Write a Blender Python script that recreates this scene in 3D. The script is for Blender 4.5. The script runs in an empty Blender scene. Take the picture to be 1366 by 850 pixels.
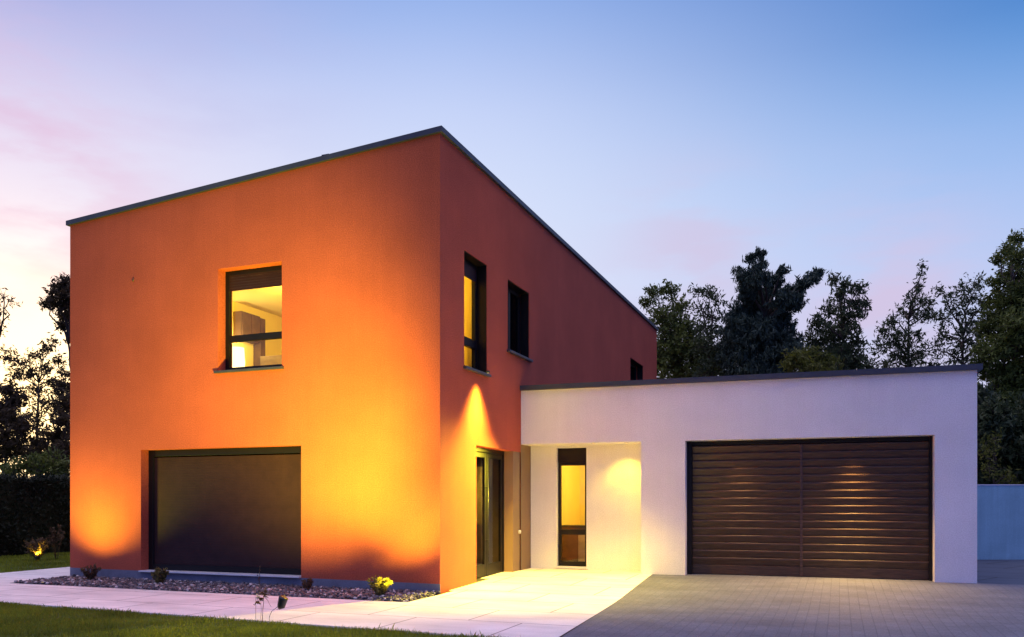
import bpy, bmesh, math, random
import numpy as np
from mathutils import Vector, Matrix
R = math.radians
rng = np.random.default_rng(7); random.seed(7)
scene = bpy.context.scene

# ------------------------------------------------------------------ camera
TH = R(21.2)                                   # the camera looks this far left of the house's depth axis
cam_d = bpy.data.cameras.new('camera'); cam = bpy.data.objects.new('camera', cam_d)
scene.collection.objects.link(cam)
cam.location = (0, 0, 1.35); cam.rotation_euler = (R(90), 0, TH)
cam_d.sensor_width = 36; cam_d.lens = 36*1126/1366; cam_d.shift_y = 245/1366
cam_d.clip_start = .05; cam_d.clip_end = 2000
scene.camera = cam

# ------------------------------------------------------------------ sky
world = bpy.data.worlds.new('World'); scene.world = world; world.use_nodes = True
def build_sky():
    nt = world.node_tree; N = nt.nodes; L = nt.links; N.clear()
    out = N.new('ShaderNodeOutputWorld'); bg = N.new('ShaderNodeBackground')
    tc = N.new('ShaderNodeTexCoord')
    def vdot(v):
        n = N.new('ShaderNodeVectorMath'); n.operation = 'DOT_PRODUCT'
        L.new(tc.outputs['Generated'], n.inputs[0]); n.inputs[1].default_value = v; return n.outputs['Value']
    def m(op, a, b=None, c=None, clamp=False):
        n = N.new('ShaderNodeMath'); n.operation = op; n.use_clamp = clamp
        for i, x in enumerate((a, b, c)):
            if x is None: continue
            if isinstance(x, (int, float)): n.inputs[i].default_value = x
            else: L.new(x, n.inputs[i])
        return n.outputs[0]
    def ramp(fac, stops):
        n = N.new('ShaderNodeValToRGB'); n.color_ramp.interpolation = 'B_SPLINE' if len(stops) > 3 else 'EASE'
        e = n.color_ramp.elements
        while len(e) < len(stops): e.new(.5)
        for k, (p, c) in enumerate(stops): e[k].position = p; e[k].color = (*c, 1)
        L.new(fac, n.inputs[0]); return n.outputs[0]
    def mix(f, a, b, mode='MIX'):
        n = N.new('ShaderNodeMix'); n.data_type = 'RGBA'; n.blend_type = mode
        for s, x in ((n.inputs[0], f), (n.inputs[6], a), (n.inputs[7], b)):
            if isinstance(x, (int, float)): s.default_value = x
            elif isinstance(x, tuple): s.default_value = (*x, 1)
            else: L.new(x, s)
        return n.outputs[2]
    def lin(r, g, b):
        f = lambda v: (v/255/12.92 if v/255 <= .04045 else ((v/255+.055)/1.055)**2.4)
        return (f(r), f(g), f(b))
    fw = (-math.sin(TH), math.cos(TH), 0); rt = (math.cos(TH), math.sin(TH), 0)
    z = vdot((0, 0, 1)); a = vdot(rt); f = vdot(fw)
    el = m('DIVIDE', z, .62, clamp=True)                     # 0 horizon .. 1 about 38 degrees up
    left = ramp(el, [(0, lin(255, 240, 214)), (.2, lin(255, 250, 247)), (.42, lin(252, 238, 248)), (.62, lin(236, 222, 244)), (.8, lin(124, 148, 220)), (1, lin(50, 90, 180))])
    mid = ramp(el, [(0, lin(228, 214, 236)), (.3, lin(224, 222, 246)), (.5, lin(220, 230, 252)), (.68, lin(202, 214, 250)), (.83, lin(146, 178, 236)), (1, lin(96, 140, 216))])
    right = ramp(el, [(0, lin(214, 206, 232)), (.2, lin(208, 208, 240)), (.4, lin(184, 204, 246)), (.58, lin(142, 182, 238)), (.73, lin(36, 130, 208)), (1, lin(0, 60, 160))])
    t1 = m('SMOOTHSTEP', a, -.58, -.12) if False else None
    def smooth(v, lo, hi):
        n = N.new('ShaderNodeMapRange'); n.interpolation_type = 'SMOOTHSTEP'
        L.new(v, n.inputs[0]); n.inputs[1].default_value = lo; n.inputs[2].default_value = hi; return n.outputs[0]
    front = mix(smooth(a, -.62, -.05), left, mid)
    front = mix(smooth(a, -.1, .6), front, right)
    # thin pinkish wisps of cirrus
    mp = N.new('ShaderNodeMapping'); L.new(tc.outputs['Generated'], mp.inputs[0])
    mp.inputs['Scale'].default_value = (2.2, 2.2, 7.5); mp.inputs['Rotation'].default_value = (R(14), R(-22), 0)
    nz = N.new('ShaderNodeTexNoise'); nz.inputs['Scale'].default_value = 2.6; nz.inputs['Detail'].default_value = 6; nz.inputs['Roughness'].default_value = .52
    L.new(mp.outputs[0], nz.inputs['Vector'])
    w = smooth(nz.outputs['Fac'], .36, .62)
    def patch(px, py, k):
        r = (px-683)/1126; q = Vector((r*math.cos(TH)-math.sin(TH), r*math.sin(TH)+math.cos(TH), (670-py)/1126)).normalized()
        return m('POWER', m('MAXIMUM', vdot(tuple(q)), 0), k)
    for px, py, k, amt, c in ((-20, 235, 130, 1.0, lin(226, 190, 222)), (70, 330, 300, .7, lin(240, 208, 226)), (925, 345, 300, .6, lin(214, 194, 222)), (1180, 400, 260, .8, lin(214, 196, 226)), (300, 60, 200, .35, lin(186, 190, 232))):
        front = mix(m('MULTIPLY', m('MULTIPLY', w, patch(px, py, k)), amt, clamp=True), front, c)
    # the glow where the sun has gone down, low behind the trees on the left
    g = vdot((math.sin(-TH-R(30.5))*math.cos(R(5)), math.cos(-TH-R(30.5))*math.cos(R(5)), math.sin(R(5))))
    gl = m('POWER', m('MAXIMUM', g, 0), 150)
    front = mix(m('MULTIPLY', gl, .95, clamp=True), front, (3.2, 2.2, 1.0))
    back = ramp(el, [(0, (.20, .27, .72)), (.5, (.17, .26, .80)), (1, (.14, .22, .78))])
    rback = ramp(el, [(0, (.12, .18, .95)), (.5, (.10, .17, .95)), (1, (.08, .15, .85))])
    back = mix(smooth(a, .15, .85), back, rback)
    col = mix(smooth(f, .45, -.25), front, back)
    col = mix(smooth(z, .58, .9), col, (1.42, 1.25, 1.5))      # overhead brightening added to light the ground, unseen above the picture
    # the physical sky tints the whole very slightly
    sk = N.new('ShaderNodeTexSky'); sk.sky_type = 'NISHITA'; sk.sun_disc = False
    sk.sun_elevation = R(1.0); sk.sun_rotation = R(-52)
    skc = mix(1.0, sk.outputs[0], (.05, .05, .05), 'MULTIPLY')
    n = N.new('ShaderNodeMix'); n.data_type = 'RGBA'; n.blend_type = 'ADD'; n.inputs[0].default_value = .06
    L.new(col, n.inputs[6]); L.new(skc, n.inputs[7])
    L.new(n.outputs[2], bg.inputs[0]); bg.inputs[1].default_value = 1.0
    L.new(bg.outputs[0], out.inputs[0])
build_sky()
# the sun is at the horizon behind the left hand trees: only a trace of it
sd = bpy.data.lights.new('sun', 'SUN'); sd.energy = .25; sd.angle = R(3); sd.color = (1, .62, .34)
sun = bpy.data.objects.new('sun', sd); scene.collection.objects.link(sun)
sv = Vector((math.sin(R(52)), -math.cos(R(52)), -math.tan(R(2.5))))
sun.rotation_euler = sv.to_track_quat('-Z', 'Y').to_euler(); sun.location = (-40, 30, 10)
scene.view_settings.view_transform = 'Standard'; scene.view_settings.look = 'None'
scene.view_settings.exposure = 0; scene.view_settings.gamma = 1
scene.view_settings.use_curve_mapping = False
scene.render.engine = 'CYCLES'; scene.cycles.max_bounces = 8; scene.cycles.diffuse_bounces = 4
scene.cycles.transparent_max_bounces = 12; scene.cycles.sample_clamp_indirect = 6

# ------------------------------------------------------------------ helpers
def empty(name, loc, label=None, cat=None, group=None, rz=0):
    o = bpy.data.objects.new(name, None); scene.collection.objects.link(o)
    o.location = loc; o.rotation_euler = (0, 0, rz); o.empty_display_size = .2
    tag(o, label, cat, group); return o
def tag(o, label=None, cat=None, group=None, kind=None):
    if label: o['label'] = label
    if cat: o['category'] = cat
    if group: o['group'] = group
    if kind: o['kind'] = kind
    return o
def link_mesh(name, me, mat, parent=None, loc=(0, 0, 0), rz=0):
    for m_ in (mat if isinstance(mat, (list, tuple)) else [mat]): me.materials.append(m_)
    o = bpy.data.objects.new(name, me); scene.collection.objects.link(o)
    o.location = loc; o.rotation_euler = (0, 0, rz)
    if parent: o.parent = parent
    return o
class MB:
    """collects shapes into one mesh"""
    def __init__(s): s.v = []; s.f = []; s.mi = []; s.sm = []
    def add(s, vs, fs, mi=0, smooth=False):
        n = len(s.v); s.v += [tuple(p) for p in vs]
        for f in fs: s.f.append([n+i for i in f]); s.mi.append(mi); s.sm.append(smooth)
    def quad(s, a, b, c, d, mi=0): s.add((a, b, c, d), [(0, 1, 2, 3)], mi)
    def box(s, a, b, mi=0):
        (x0, y0, z0), (x1, y1, z1) = a, b
        s.add([(x0,y0,z0),(x1,y0,z0),(x1,y1,z0),(x0,y1,z0),(x0,y0,z1),(x1,y0,z1),(x1,y1,z1),(x0,y1,z1)],
              [(0,3,2,1),(4,5,6,7),(0,1,5,4),(1,2,6,5),(2,3,7,6),(3,0,4,7)], mi)
    def tube(s, pts, rad, n=7, mi=0, cap=True):
        pts = [Vector(p) for p in pts]; rings = []
        if not hasattr(rad, '__len__'): rad = [rad]*len(pts)
        for i, p in enumerate(pts):
            t = (pts[min(i+1, len(pts)-1)]-pts[max(i-1, 0)])
            t = t.normalized() if t.length > 1e-9 else Vector((0, 0, 1))
            u = t.cross(Vector((0, 0, 1)));
            if u.length < .05: u = t.cross(Vector((1, 0, 0)))
            u.normalize(); w = t.cross(u)
            rings += [tuple(p+(u*math.cos(2*math.pi*k/n)+w*math.sin(2*math.pi*k/n))*rad[i]) for k in range(n)]
        fs = [(i*n+k, i*n+(k+1) % n, (i+1)*n+(k+1) % n, (i+1)*n+k) for i in range(len(pts)-1) for k in range(n)]
        if cap: fs += [tuple(reversed(range(n))), tuple(range((len(pts)-1)*n, len(pts)*n))]
        s.add(rings, fs, mi, True)
    def build(s, name, mat, parent=None, loc=(0, 0, 0), rz=0, bevel=0):
        me = bpy.data.meshes.new(name); me.from_pydata(s.v, [], s.f)
        me.polygons.foreach_set('material_index', s.mi); me.polygons.foreach_set('use_smooth', s.sm); me.update()
        o = link_mesh(name, me, mat, parent, loc, rz)
        if bevel:
            b = o.modifiers.new('bevel', 'BEVEL'); b.width = bevel; b.segments = 2; b.limit_method = 'ANGLE'; b.angle_limit = R(40)
        return o
def np_mesh(name, V, F, mat, parent=None, loc=(0, 0, 0), smooth=False):
    V = np.asarray(V, dtype=np.float32); F = np.asarray(F, dtype=np.int32); k = F.shape[1]
    me = bpy.data.meshes.new(name); me.vertices.add(len(V)); me.vertices.foreach_set('co', V.ravel())
    me.loops.add(F.size); me.loops.foreach_set('vertex_index', F.ravel()); me.polygons.add(len(F))
    me.polygons.foreach_set('loop_start', np.arange(0, F.size, k, dtype=np.int32))
    me.polygons.foreach_set('loop_total', np.full(len(F), k, dtype=np.int32))
    if smooth: me.polygons.foreach_set('use_smooth', np.ones(len(F), dtype=bool))
    me.update(calc_edges=True)
    return link_mesh(name, me, mat, parent, loc)

# ------------------------------------------------------------------ materials
def material(name, col, rough=.7, var=.06, vscale=1.5, bump=0, bscale=60, bdist=.003, metal=0, spec=.5, col2=None, streak=0, fine=None):
    m = bpy.data.materials.new(name); m.use_nodes = True; nt = m.node_tree; N = nt.nodes; L = nt.links
    p = N['Principled BSDF']; p.inputs['Roughness'].default_value = rough; p.inputs['Metallic'].default_value = metal
    p.inputs['Specular IOR Level'].default_value = spec
    tc = N.new('ShaderNodeTexCoord'); nz = N.new('ShaderNodeTexNoise'); nz.inputs['Scale'].default_value = vscale
    nz.inputs['Detail'].default_value = 6; nz.inputs['Roughness'].default_value = .6; L.new(tc.outputs['Object'], nz.inputs['Vector'])
    r = N.new('ShaderNodeValToRGB'); L.new(nz.outputs['Fac'], r.inputs[0])
    c2 = col2 or tuple(c*(1+var*2) for c in col)
    r.color_ramp.elements[0].position = .3; r.color_ramp.elements[0].color = (*[c*(1-var) for c in col], 1)
    r.color_ramp.elements[1].position = .7; r.color_ramp.elements[1].color = (*c2, 1)
    c_out = r.outputs[0]
    if fine:
        n2 = N.new('ShaderNodeTexNoise'); n2.inputs['Scale'].default_value = fine[0]; n2.inputs['Detail'].default_value = 3
        L.new(tc.outputs['Object'], n2.inputs['Vector'])
        mr = N.new('ShaderNodeMapRange'); L.new(n2.outputs['Fac'], mr.inputs[0]); mr.inputs[1].default_value = .3; mr.inputs[2].default_value = .7
        mr.inputs[3].default_value = 1-fine[1]; mr.inputs[4].default_value = 1+fine[1]
        mx = N.new('ShaderNodeMix'); mx.data_type = 'RGBA'; mx.blend_type = 'MULTIPLY'; mx.inputs[0].default_value = 1
        L.new(c_out, mx.inputs[6]); L.new(mr.outputs[0], mx.inputs[7]); c_out = mx.outputs[2]
    if streak:      # faint rain streaks and cloudy patches of weathering
        for sc_, lo, hi, s_ in (((5, 5, .22), .35, .75, streak), ((.7, .7, .9), .35, .65, streak*.8)):
            mp = N.new('ShaderNodeMapping'); mp.inputs['Scale'].default_value = sc_; L.new(tc.outputs['Object'], mp.inputs[0])
            n2 = N.new('ShaderNodeTexNoise'); n2.inputs['Scale'].default_value = 1.7; n2.inputs['Detail'].default_value = 7; n2.inputs['Roughness'].default_value = .68; L.new(mp.outputs[0], n2.inputs['Vector'])
            mr = N.new('ShaderNodeMapRange'); L.new(n2.outputs['Fac'], mr.inputs[0]); mr.inputs[1].default_value = lo; mr.inputs[2].default_value = hi
            mr.inputs[3].default_value = 1-s_; mr.inputs[4].default_value = 1+s_*.5
            mx = N.new('ShaderNodeMix'); mx.data_type = 'RGBA'; mx.blend_type = 'MULTIPLY'; mx.inputs[0].default_value = 1
            L.new(c_out, mx.inputs[6]); L.new(mr.outputs[0], mx.inputs[7]); c_out = mx.outputs[2]
    L.new(c_out, p.inputs['Base Color'])
    if bump:
        b = N.new('ShaderNodeBump'); b.inputs['Strength'].default_value = bump; b.inputs['Distance'].default_value = bdist
        n3 = N.new('ShaderNodeTexNoise'); n3.inputs['Scale'].default_value = bscale; n3.inputs['Detail'].default_value = 5; n3.inputs['Roughness'].default_value = .65
        L.new(tc.outputs['Object'], n3.inputs['Vector']); L.new(n3.outputs['Fac'], b.inputs['Height']); L.new(b.outputs[0], p.inputs['Normal'])
    return m
M = {}
M['orange'] = material('orange_render', (.45, .096, .052), .85, .07, .8, .8, 90, .010, spec=.15, fine=(60, .22), streak=.045)
M['white'] = material('white_render', (.72, .715, .75), .85, .045, .9, .6, 90, .008, spec=.15, fine=(60, .12), streak=.03)
M['white_shaded'] = material('shaded_white_render', (.24, .16, .10), .85, .05, 1, .4, 80, .004, spec=.2)  # white render with its shade mixed into the base colour
M['plinth'] = material('plinth_render', (.15, .155, .20), .8, .15, 3, .5, 90, .004, fine=(60, .12))
M['coping'] = material('coping_metal', (.040, .048, .070), .55, .12, 4, .1, 20, .002, metal=.2)
M['frame'] = material('dark_frame', (.008, .007, .008), .45, .1, 6, spec=.2)
M['shutter'] = material('roller_shutter', (.027, .011, .012), .6, .12, 5, .1, 220, .001, fine=(150, .12), spec=.2)
M['sill'] = material('sill_metal', (.66, .66, .70), .45, .05, 5, metal=.1)
M['sill_dark'] = material('dark_sill', (.06, .06, .075), .4, .1, 5, metal=.3)
M['cream'] = material('cream_wall', (.84, .66, .20), .8, .03, 1)
M['ceilp'] = material('ceiling_paint', (.88, .70, .26), .8, .02, 1)
M['floor'] = material('room_floor', (.25, .15, .07), .5, .1, 3)
M['brown'] = material('brown_cabinet', (.10, .055, .028), .5, .2, 4)
M['olive'] = material('olive_wood', (.22, .15, .06), .6, .12, 5)
M['beige'] = material('beige_curtain', (.42, .30, .19), .9, .15, 6)
M['plastic'] = material('white_plastic', (.8, .76, .68), .4, .02, 5)
M['chrome'] = material('brushed_steel', (.35, .34, .33), .45, .02, 9, metal=1)
M['black'] = material('black_metal', (.02, .02, .022), .45, .2, 12)
M['bark'] = material('bark', (.05, .036, .028), .9, .3, 6, .5, 25, .02)
M['stem'] = material('stem', (.10, .075, .035), .8, .3, 20)

def wood_door():
    m = material('garage_door_wood', (.040, .021, .015), .42, .2, 3, spec=.5); nt = m.node_tree; N = nt.nodes; L = nt.links; p = N['Principled BSDF']
    tc = N.new('ShaderNodeTexCoord'); mp = N.new('ShaderNodeMapping'); mp.inputs['Scale'].default_value = (2.5, 20, 38)
    L.new(tc.outputs['Object'], mp.inputs[0]); nz = N.new('ShaderNodeTexNoise'); nz.inputs['Scale'].default_value = 1.6; nz.inputs['Detail'].default_value = 7; nz.inputs['Roughness'].default_value = .65
    L.new(mp.outputs[0], nz.inputs['Vector']); r = N.new('ShaderNodeValToRGB'); L.new(nz.outputs['Fac'], r.inputs[0])
    r.color_ramp.elements[0].position = .32; r.color_ramp.elements[0].color = (.022, .011, .008, 1)
    r.color_ramp.elements[1].position = .72; r.color_ramp.elements[1].color = (.100, .052, .032, 1)
    L.new(r.outputs[0], p.inputs['Base Color'])
    b = N.new('ShaderNodeBump'); b.inputs['Strength'].default_value = .5; b.inputs['Distance'].default_value = .004
    L.new(nz.outputs['Fac'], b.inputs['Height']); L.new(b.outputs[0], p.inputs['Normal']); return m
M['wood'] = wood_door()

def glass():
    m = bpy.data.materials.new('window_glass'); m.use_nodes = True; nt = m.node_tree; N = nt.nodes; L = nt.links; N.clear()
    out = N.new('ShaderNodeOutputMaterial'); mx = N.new('ShaderNodeMixShader'); tr = N.new('ShaderNodeBsdfTransparent'); gl = N.new('ShaderNodeBsdfGlossy')
    tr.inputs[0].default_value = (.93, .93, .92, 1); gl.inputs['Roughness'].default_value = .015
    fr = N.new('ShaderNodeFresnel'); fr.inputs[0].default_value = 1.5
    tc = N.new('ShaderNodeTexCoord'); nz = N.new('ShaderNodeTexNoise'); nz.inputs['Scale'].default_value = 2.2; L.new(tc.outputs['Object'], nz.inputs['Vector'])
    b = N.new('ShaderNodeBump'); b.inputs['Strength'].default_value = .05; b.inputs['Distance'].default_value = .02; L.new(nz.outputs['Fac'], b.inputs['Height'])
    L.new(b.outputs[0], gl.inputs['Normal'])
    L.new(fr.outputs[0], mx.inputs[0]); L.new(tr.outputs[0], mx.inputs[1]); L.new(gl.outputs[0], mx.inputs[2]); L.new(mx.outputs[0], out.inputs[0]); return m
M['glass'] = glass()

def emit(name, col, s):
    m = bpy.data.materials.new(name); m.use_nodes = True; N = m.node_tree.nodes; L = m.node_tree.links; N.clear()
    out = N.new('ShaderNodeOutputMaterial'); e = N.new('ShaderNodeEmission'); e.inputs[0].default_value = (*col, 1); e.inputs[1].default_value = s
    L.new(e.outputs[0], out.inputs[0]); return m
M['lamp'] = emit('lamp_glow', (1, .78, .34), 3.2)
M['lens'] = emit('lens_glow', (1, .7, .3), 1.2)

def foliage(name, c1, c2, trans=.25, rough=.6):
    """leaves: each leaf (mesh island) gets its own tone between c1 and c2"""
    m = bpy.data.materials.new(name); m.use_nodes = True; nt = m.node_tree; N = nt.nodes; L = nt.links; N.clear()
    out = N.new('ShaderNodeOutputMaterial'); mx = N.new('ShaderNodeMixShader'); d = N.new('ShaderNodeBsdfPrincipled'); t = N.new('ShaderNodeBsdfTranslucent')
    d.inputs['Roughness'].default_value = rough; d.inputs['Specular IOR Level'].default_value = .25
    g = N.new('ShaderNodeNewGeometry'); r = N.new('ShaderNodeValToRGB'); r.color_ramp.elements[0].color = (*c1, 1); r.color_ramp.elements[1].color = (*c2, 1)
    tc = N.new('ShaderNodeTexCoord'); nz = N.new('ShaderNodeTexNoise'); nz.inputs['Scale'].default_value = .9; nz.inputs['Detail'].default_value = 3
    L.new(tc.outputs['Object'], nz.inputs['Vector'])
    a = N.new('ShaderNodeMath'); a.operation = 'MULTIPLY_ADD'; L.new(nz.outputs['Fac'], a.inputs[0]); a.inputs[1].default_value = 1.6; a.inputs[2].default_value = -.55
    b = N.new('ShaderNodeMath'); b.operation = 'MULTIPLY_ADD'; L.new(g.outputs['Random Per Island'], b.inputs[0]); b.inputs[1].default_value = .5; L.new(a.outputs[0], b.inputs[2])
    L.new(b.outputs[0], r.inputs[0]); L.new(r.outputs[0], d.inputs['Base Color']); L.new(r.outputs[0], t.inputs[0])
    mx.inputs[0].default_value = trans; L.new(d.outputs[0], mx.inputs[1]); L.new(t.outputs[0], mx.inputs[2]); L.new(mx.outputs[0], out.inputs[0]); return m
M['leaf_dark'] = foliage('dark_leaves', (.016, .030, .016), (.085, .115, .045))
M['leaf_mid'] = foliage('mid_green_leaves', (.026, .050, .014), (.17, .20, .035))
M['leaf_olive'] = foliage('olive_leaves', (.035, .050, .012), (.16, .17, .025), .35)
M['needle'] = foliage('pine_needles', (.014, .030, .022), (.070, .105, .068), .1)
M['leaf_brown'] = foliage('sunset_side_leaves', (.030, .022, .014), (.11, .075, .035), .4)
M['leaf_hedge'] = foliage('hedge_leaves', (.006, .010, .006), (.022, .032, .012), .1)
M['leaf_shrub'] = foliage('shrub_leaves', (.10, .085, .03), (.30, .24, .07), .3)
M['leaf_dry'] = foliage('dry_leaves', (.07, .04, .025), (.20, .13, .07), .3)
M['blade'] = foliage('grass_blades', (.075, .105, .012), (.36, .42, .032), .3)
M['petal'] = foliage('pale_petals', (.55, .50, .45), (.75, .7, .62), .3)

def paving(name, c1, c2, bw, bh, joint, jcol, rot=0, off=.5, rough=.75, bump=.3, stain=.12, fine=.05):
    m = bpy.data.materials.new(name); m.use_nodes = True; nt = m.node_tree; N = nt.nodes; L = nt.links; p = N['Principled BSDF']
    p.inputs['Roughness'].default_value = rough; p.inputs['Specular IOR Level'].default_value = .3
    tc = N.new('ShaderNodeTexCoord'); mp = N.new('ShaderNodeMapping'); mp.inputs['Rotation'].default_value = (0, 0, rot); L.new(tc.outputs['Object'], mp.inputs[0])
    br = N.new('ShaderNodeTexBrick'); L.new(mp.outputs[0], br.inputs['Vector']); br.offset = off
    br.inputs['Scale'].default_value = 1; br.inputs['Brick Width'].default_value = bw; br.inputs['Row Height'].default_value = bh
    br.inputs['Mortar Size'].default_value = joint; br.inputs['Mortar Smooth'].default_value = .3
    br.inputs['Color1'].default_value = (*c1, 1); br.inputs['Color2'].default_value = (*c2, 1); br.inputs['Mortar'].default_value = (*jcol, 1)
    def noise(s, lo, hi, dist=(1, 1, 1)):
        mm = N.new('ShaderNodeMapping'); mm.inputs['Scale'].default_value = dist; L.new(tc.outputs['Object'], mm.inputs[0])
        n = N.new('ShaderNodeTexNoise'); n.inputs['Scale'].default_value = s; n.inputs['Detail'].default_value = 7; n.inputs['Roughness'].default_value = .62; L.new(mm.outputs[0], n.inputs['Vector'])
        r = N.new('ShaderNodeMapRange'); L.new(n.outputs['Fac'], r.inputs[0]); r.inputs[1].default_value = .3; r.inputs[2].default_value = .7; r.inputs[3].default_value = lo; r.inputs[4].default_value = hi
        return r.outputs[0], n.outputs['Fac']
    def mul(a, b):
        n = N.new('ShaderNodeMix'); n.data_type = 'RGBA'; n.blend_type = 'MULTIPLY'; n.inputs[0].default_value = 1; L.new(a, n.inputs[6]); L.new(b, n.inputs[7]); return n.outputs[2]
    a, _ = noise(.9, 1-stain, 1+stain, (1, 2.2, 1)); b, bf = noise(55, 1-fine, 1+fine)
    L.new(mul(mul(br.outputs['Color'], a), b), p.inputs['Base Color'])
    h = N.new('ShaderNodeMath'); h.operation = 'MULTIPLY_ADD'; L.new(br.outputs['Fac'], h.inputs[0]); h.inputs[1].default_value = -1; 
    h2 = N.new('ShaderNodeMath'); h2.operation = 'MULTIPLY'; L.new(bf, h2.inputs[0]); h2.inputs[1].default_value = .45; L.new(h2.outputs[0], h.inputs[2])
    bp = N.new('ShaderNodeBump'); bp.inputs['Strength'].default_value = bump; bp.inputs['Distance'].default_value = .006
    L.new(h.outputs[0], bp.inputs['Height']); L.new(bp.outputs[0], p.inputs['Normal']); return m
M['slabs'] = paving('pale_slabs', (.80, .74, .74), (.76, .70, .70), 1.32, .98, .010, (.20, .16, .17), stain=.19, fine=.10)
M['drive'] = paving('grey_pavers', (.120, .134, .185), (.104, .117, .165), .24, .12, .006, (.090, .10, .145), rot=R(90), stain=.2, fine=.36, bump=.6)
M['shaded_pave'] = paving('shaded_slabs', (.065, .085, .13), (.055, .075, .12), 1.5, 1.1, .02, (.01, .012, .02), rot=R(30), stain=.15)  # shade lying over the side yard is put into this dark blue
M['soil'] = material('soil', (.045, .04, .03), .95, .3, 8, .6, 30, .02)
M['lawn'] = material('lawn_ground', (.060, .090, .018), .95, .35, 2.2, .8, 60, .03, fine=(30, .35))
def stones():
    m = material('gravel_stone', (.3, .3, .3), .6, .3, 25, .4, 60, .003); nt = m.node_tree; N = nt.nodes; L = nt.links; p = N['Principled BSDF']
    g = N.new('ShaderNodeNewGeometry'); r = N.new('ShaderNodeValToRGB'); L.new(g.outputs['Random Per Island'], r.inputs[0])
    e = r.color_ramp.elements; e[0].color = (.035, .032, .040, 1); e[1].color = (.62, .57, .57, 1); e[1].position = 1
    k = e.new(.5); k.color = (.085, .075, .092, 1); k = e.new(.84); k.color = (.20, .17, .18, 1)
    L.new(r.outputs[0], p.inputs['Base Color']); return m
M['stone'] = stones()
M['wall_blue_shade'] = material('blue_shaded_render', (.24, .44, .52), .75, .06, 1.2, .3, 60, .004, fine=(40, .08), streak=.12)  # blue shade on a white wall, painted as its base colour

# ------------------------------------------------------------------ ground
CX0, CY0 = -5.528, 11.297            # front right corner of the orange block
def rise(y): return .08*min(max((y-11.3)/3.1, 0), 1)
def sheet(name, poly, z, mat, sloped=False, kind='structure', holes=None):
    mb = MB(); mb.add([(x, y, z+(rise(y) if sloped else 0)) for x, y in poly], [tuple(range(len(poly)))])
    o = mb.build(name, mat); tag(o, kind=kind); return o
def strips(name, x0, x1, ys, z, mat, thick=.06):
    """sloping sheet with a real edge"""
    mb = MB()
    fx = (lambda v: v) if False else None
    for i in range(len(ys)-1):
        a, b = ys[i], ys[i+1]
        xa0, xa1 = (x0(a) if callable(x0) else x0), (x1(a) if callable(x1) else x1)
        xb0, xb1 = (x0(b) if callable(x0) else x0), (x1(b) if callable(x1) else x1)
        za, zb = z+rise(a), z+rise(b)
        mb.quad((xa0, a, za), (xa1, a, za), (xb1, b, zb), (xb0, b, zb))
        mb.quad((xa0, a, za-thick), (xa0, a, za), (xb0, b, zb), (xb0, b, zb-thick))
        mb.quad((xa1, a, za), (xa1, a, za-thick), (xb1, b, zb-thick), (xb1, b, zb))
    o = mb.build(name, mat); tag(o, kind='structure'); return o
g = MB(); g.quad((-400, -400, -.06), (400, -400, -.06), (400, 400, -.06), (-400, 400, -.06)); tag(g.build('ground', M['soil']), kind='structure')
def lawn_edge(x): return 8.149+(x+10.597)/(10.597-3.285)*(7.784-8.149)
drive_x = lambda y: -2.6-(y-8.05)*.0705
# front path and patio (one pale slab surface), patio rises gently to the door
pv = MB()
def pslab(poly):
    pv.add([(x, y, rise(y)) for x, y in poly], [tuple(range(len(poly)))])
BX0, BX1, BY = -12.87, -5.44, 10.1     # gravel bed: left edge, right edge, near edge
xl = -14.9
pslab([(xl-.0, lawn_edge(xl)), (-2.6, lawn_edge(-2.6)), (drive_x(BY), BY), (xl, BY)])
pslab([(xl, BY), (BX0, BY), (BX0-.02, CY0), (xl, CY0)])
pslab([(xl, CY0), (-12.93, CY0), (-12.93, 28), (xl, 28)])
for a, b in zip(np.linspace(BY, 15.6, 12)[:-1], np.linspace(BY, 15.6, 12)[1:]):
    xa = BX1 if a < CY0 else CX0-.25; xa = -6.0 if a > CY0+.9 else xa
    pslab([(xa, a), (drive_x(a), a), (drive_x(b), b), (xa, b)])
# kerb faces toward the lawn
pv.quad((xl, lawn_edge(xl), -.05), (-2.6, lawn_edge(-2.6), -.05), (-2.6, lawn_edge(-2.6), 0), (xl, lawn_edge(xl), 0))
tag(pv.build('path', M['slabs']), kind='structure')
dr = MB(); ys = [-25, 0, 4, 8, 10.1, 11.3, 12, 12.7, 13.4, 14.1, 14.4, 15.6]
def wing_edge(x): return 14.712+(x+5.527)*math.tan(R(2.08))
for a, b in zip(ys[:-1], ys[1:]):
    xs = [drive_x, lambda y: 2.06, lambda y: 16]
    for k in range(2):
        if a >= 14.4 and k == 1: continue
        dr.quad((xs[k](a), a, rise(a)-.004), (xs[k+1](a), a, rise(a)-.004), (xs[k+1](b), b, rise(b)-.004), (xs[k](b), b, rise(b)-.004))
# right of the garage the pavers stop on the line of its front wall
dr.quad((2.06, 14.4, .076), (16, 14.4, .076), (16, wing_edge(16), .076), (2.06, wing_edge(2.06), .076))
tag(dr.build('driveway', M['drive']), kind='structure')
sp = MB(); sp.quad((1.9, wing_edge(1.9), .07), (16, wing_edge(16), .07), (22, 34, .07), (1.9, 34, .07)); tag(sp.build('side_yard_pavement', M['shaded_pave']), kind='structure')
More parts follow.
